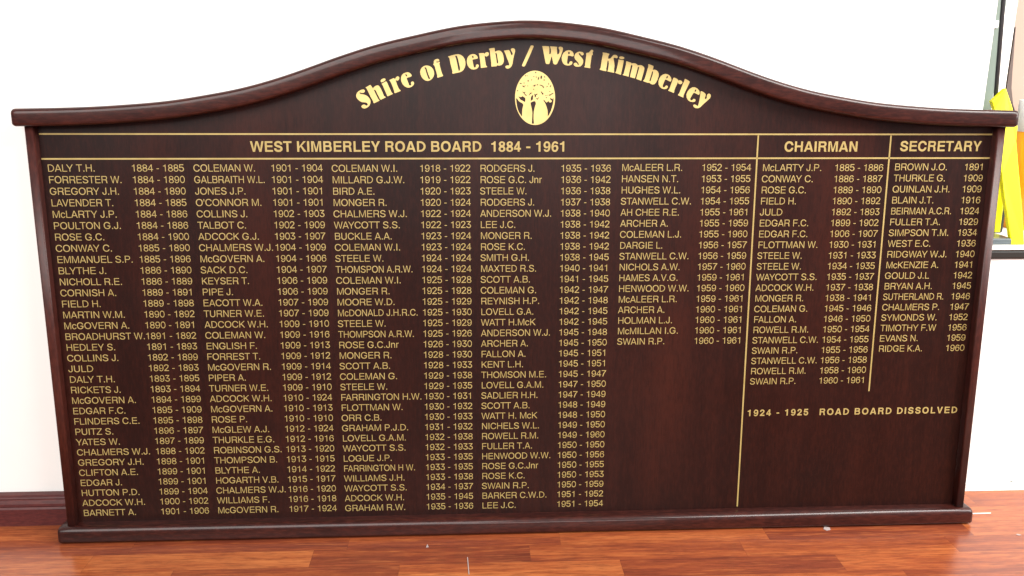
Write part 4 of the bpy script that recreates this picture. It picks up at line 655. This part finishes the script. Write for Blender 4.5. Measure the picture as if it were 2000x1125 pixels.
# where the ink of each name ends, mm across the board
RIGHT = [[-672.8, -627.4, -633.7, -645.7, -641.4, -635.7, -667.2, -655.3, -619.9, -669.3, -642.8, -655.0, -684.9, -643.0, -636.6, -609.8, -666.0, -661.9, -709.6, -672.1, -663.1, -636.6, -657.8, -633.3, -684.1, -673.5, -618.7, -632.4, -644.8, -676.8, -645.3, -636.5, -655.3], [-389.1, -372.9, -408.5, -381.1, -407.7, -411.2, -389.2, -364.5, -381.5, -413.5, -411.9, -442.5, -389.6, -387.9, -381.9, -387.8, -404.4, -399.6, -380.4, -428.8, -387.9, -382.5, -382.2, -431.3, -390.5, -382.1, -369.0, -378.6, -412.8, -378.3, -365.3, -397.8, -381.5], [-133.1, -120.8, -175.7, -154.1, -117.6, -131.0, -146.4, -131.5, -162.8, -109.4, -131.8, -153.1, -144.3, -101.6, -162.2, -109.5, -138.5, -152.8, -156.0, -143.2, -162.5, -97.6, -134.2, -175.2, -124.5, -129.4, -130.4, -157.7, -112.9, -133.8, -130.1, -135.6, -134.0], [117.9, 131.7, 103.2, 117.6, 149.4, 82.7, 113.4, 100.8, 108.6, 122.1, 110.5, 122.4, 128.3, 117.4, 122.0, 149.5, 107.2, 102.8, 98.1, 142.8, 137.6, 126.5, 111.2, 126.6, 129.8, 128.4, 116.5, 152.7, 128.9, 102.2, 110.5, 145.8, 84.7], [392.2, 385.6, 390.3, 411.4, 389.3, 369.0, 395.3, 360.3, 411.0, 394.8, 391.9, 413.8, 391.9, 368.9, 384.2, 396.5, 370.9], [654.9, 640.3, 628.6, 610.9, 586.4, 637.4, 637.3, 658.1, 629.2, 629.0, 661.1, 656.4, 637.8, 647.3, 626.8, 652.0, 672.7, 633.5, 673.2, 652.7, 633.9], [895.9, 894.2, 905.2, 876.0, 912.6, 892.8, 911.5, 878.3, 912.2, 898.1, 882.2, 889.6, 914.6, 908.3, 905.3, 906.1, 871.5, 882.0]]
for (xn, xd, v0, body), right in zip(LISTS, RIGHT):
    gn, gd = Gold(), Gold()
    for k, ln in enumerate(body.split('\n')):
        a, b = ln.split('|')
        z = T(v0 + ROW * k)
        xs = xn + (-0.9 if a[0] in 'TWYAJCGSQO' else 0.2)
        text(gn, a, X(xs), z, EM, width=(right[k] - xs) / 1000.0)
        text(gd, b, X(xd), z, EM)
    gn.build('name_column', panel); gd.build('year_column', panel)

g = Gold()
for s, u0, u1 in (('WEST KIMBERLEY ROAD BOARD', -395.2, 20.7), ('1884', 38.7, 93.0), ('-', 102.6, 110.2), ('1961', 120.7, 172.4)):
    text(g, s, X(u0), T(57.6), 0.0262, True, (u1 - u0) / 1000.0)
g.build('heading_lettering', panel, 'gold heading across the left part of the board')
g = Gold(); text(g, 'CHAIRMAN', X(582.8), T(57.9), 0.0262, True, .1380); g.build('heading_lettering', panel, 'gold heading between the two vertical rules')
g = Gold(); text(g, 'SECRETARY', X(802.3), T(57.2), 0.0262, True, .1560); g.build('heading_lettering', panel, 'gold heading at the right end')
g = Gold()
text(g, '1924 - 1925', X(542.3), T(573.4), 0.0187, True, .1217, 'track')
g.build('footnote_lettering', panel, 'gold years that open the line low in the right half')
g = Gold()
text(g, 'ROAD BOARD DISSOLVED', X(687.0), T(573.6), 0.0187, True, .2797, 'track')
g.build('footnote_lettering', panel, 'gold words that close the line low in the right half')

def bar(x0, x1, z0, z1):
    g = Gold(); g.rect(x0, x1, z0, z1); return g.build('gold_rule', panel)
bar(X(-763.5), X(977.5), T(27.6), T(24.7))
bar(X(-763.8), X(978.0), T(71.4), T(68.5))
bar(X(530.7), X(533.5), T(764.5), T(28.1))
bar(X(781.7), X(784.5), T(525.3), T(28.1))

g = Gold()
for loops in TITLE:
    g.add(*loops_mesh([pairs(l, 1e-5) for l in loops]))
g.build('title_lettering', panel, mat=M_gold_lit)
g = Gold(); g.add(*loops_mesh([pairs(l, 1e-5) for l in EMB])); g.build('tree_emblem', panel, 'gold oval emblem of two bottle shaped trees', M_gold_lit)

# ------------------------------------------------------------------ ledge on the right with its things
led = empty('wall_ledge', (0.9, 0.09, 0.512), 'white topped ledge with black edge strip at the right of the board', 'ledge')
def loc(o, root):
    o.matrix_parent_inverse = Matrix.Translation(-root.location); return o
loc(box('ledge_top', 0.8645, 3.2, 0.088, 0.60, 0.5385, 0.5455, M_white, led, 0.0015), led)
loc(box('edge_strip', 0.8645, 3.2, 0.0905, 0.125, 0.5190, 0.5372, M_strip, led, 0.004), led)

post = empty('metal_post', (0.9531, 0.194, 0.5457), 'grey green metal post with white clip rising behind the right end of the board', 'post')
loc(box('upright', 0.9435, 0.9628, 0.1880, 0.2000, 0.5457, 2.3, M_post, post, 0.0015), post)
loc(box('clip', 0.9315, 0.9493, 0.1820, 0.1878, 0.9714, 0.9861, M_white, post, 0.0012), post)
tag(box('white_panel', 0.9560, 0.9970, 0.2060, 0.2200, 0.5457, 2.2, M_white, bev=0.001), 'narrow upright white panel between the charcoal pole and the beige board', 'panel')
tag(tube('leaning_pole', (0.9732, 0.1670, 0.5590), (0.8916, 0.1670, 1.79), 0.0042, M_pole), 'thin charcoal pole leaning in front of the grey green post', 'pole')

sign = empty('folding_sign', (0.99, 0.12, 0.5457), 'bright yellow plastic folding A frame sign standing on the ledge', 'folding sign')
loc(prism('front_panel', [(0.9384, 0.15, 0.8297), (0.9629, 0.15, 0.8557), (0.9783, 0.148, 0.8229), (0.9944, 0.143, 0.7808), (0.9938, 0.14, 0.7526), (1.0, 0.136, 0.7171), (1.0127, 0.12, 0.6257), (1.0218, 0.106, 0.5458), (0.9952, 0.106, 0.5458), (0.9833, 0.116, 0.6055), (0.9751, 0.122, 0.6412), (0.9678, 0.13, 0.6868), (0.9558, 0.136, 0.7274), (0.9493, 0.142, 0.7879), (0.9446, 0.148, 0.8158)],
    [(0.9384, 0.162, 0.8297), (0.9629, 0.162, 0.8557), (0.9783, 0.16, 0.8229), (0.9944, 0.155, 0.7808), (0.9938, 0.152, 0.7526), (1.0, 0.148, 0.7171), (1.0127, 0.132, 0.6257), (1.0218, 0.118, 0.5458), (0.9952, 0.118, 0.5458), (0.9833, 0.128, 0.6055), (0.9751, 0.134, 0.6412), (0.9678, 0.142, 0.6868), (0.9558, 0.148, 0.7274), (0.9493, 0.154, 0.7879), (0.9446, 0.16, 0.8158)], M_yellow, sign, 0.0015), sign)
loc(prism('rear_leg', [(0.9685, 0.152, 0.6947), (0.9922, 0.152, 0.6946), (1.0012, 0.162, 0.6352), (1.0109, 0.174, 0.559), (0.9987, 0.174, 0.559), (0.9887, 0.166, 0.6186)],
    [(0.9685, 0.162, 0.6947), (0.9922, 0.162, 0.6946), (1.0012, 0.172, 0.6352), (1.0109, 0.184, 0.559), (0.9987, 0.184, 0.559), (0.9887, 0.176, 0.6186)], M_yellow, sign, 0.0015), sign)
tag(box('low_tray', 0.930, 0.9985, 0.108, 0.185, 0.5457, 0.5585, M_grey, bev=0.003), 'low slate grey plastic tray lying on the white ledge under the yellow sign', 'tray')
bol = empty('safety_post', (1.146, 0.3, 0.5457), 'round orange safety post with white cap behind the yellow sign', 'safety post')
loc(tube('tube_body', (1.146, 0.3, 0.5457), (1.146, 0.3, 0.7600), 0.045, M_orange, bol, 32), bol)
loc(tube('white_cap', (1.146, 0.3, 0.7600), (1.146, 0.3, 0.8270), 0.0457, M_white, bol, 32), bol)
tag(box('beige_board', 1.1190, 1.75, 0.40, 0.418, 0.5457, 1.9, M_beige), 'tall plain beige board standing at the back of the ledge', 'board')
card = [(1.0966, .5457), (1.160, .5457), (1.148, .717), (1.1375, .775), (1.118, .8146), (1.1085, .8516), (1.1050, .887), (1.1010, .940), (1.0975, .983)]
tag(prism('brown_card', [(a, .360, b) for a, b in card], [(a, .366, b) for a, b in card], M_brown), 'narrow brown card with sloping top leaning in front of the beige board', 'card')
tag(box('black_case', 1.030, 1.057, 0.235, 0.262, 0.5457, 0.650, M_black, bev=0.004), 'small black case standing behind the legs of the yellow sign', 'case')

# ------------------------------------------------------------------ small marks and scraps
def scrap(name, pts, z, h, mat, label, cat):
    o = prism(name, [(x, y, z) for x, y in pts], [(x, y, z + h) for x, y in pts], mat)
    return tag(o, label, cat)
scrap('plastic_tie', [(0.880, -0.0048), (0.966, -0.0034), (0.967, -0.0006), (0.880, -0.0020)], 0.0004, 0.0012, M_tie, 'thin white plastic tie on the floor poking out at the right end of the board', 'plastic tie')
scrap('paint_flake', [(0.5935, -0.0490), (0.5985, -0.0400), (0.6080, -0.0440), (0.6065, -0.0520), (0.5975, -0.0545)], 0.0003, 0.0008, M_chip, 'pale chip of paint on the floor just in front of the bottom rail', 'paint flake')
scrap('paint_flake', [(-0.1965, -0.083), (-0.1945, -0.0715), (-0.1915, -0.0820)], 0.0003, 0.0006, M_chip, 'tiny three cornered white flake on the floor left of the board centre', 'paint flake')
scrap('paint_flake', [(0.9665, -0.0850), (0.9715, -0.0830), (0.9765, -0.0870), (0.9700, -0.0890)], 0.0003, 0.0006, M_chip, 'tiny white flake on the floor out beyond the right end of the board', 'paint flake')
scrap('plastic_sliver', [(-0.1178, -0.120), (-0.1163, -0.120), (-0.1135, -0.176), (-0.1150, -0.176)], 0.0003, 0.0006, M_chip, 'thin white sliver lying at the front edge of the floor', 'sliver')
o = prism('wall_scuff', [(1.0640, .0950, .0225), (1.0690, .0950, .0195), (1.0740, .0950, .0205), (1.0690, .0950, .0220)], [(1.0640, .0962, .0225), (1.0690, .0962, .0195), (1.0740, .0962, .0205), (1.0690, .0962, .0220)], M_scuff)
tag(o, 'small dark chip on the foot of the white wall at the far right', 'wall chip')
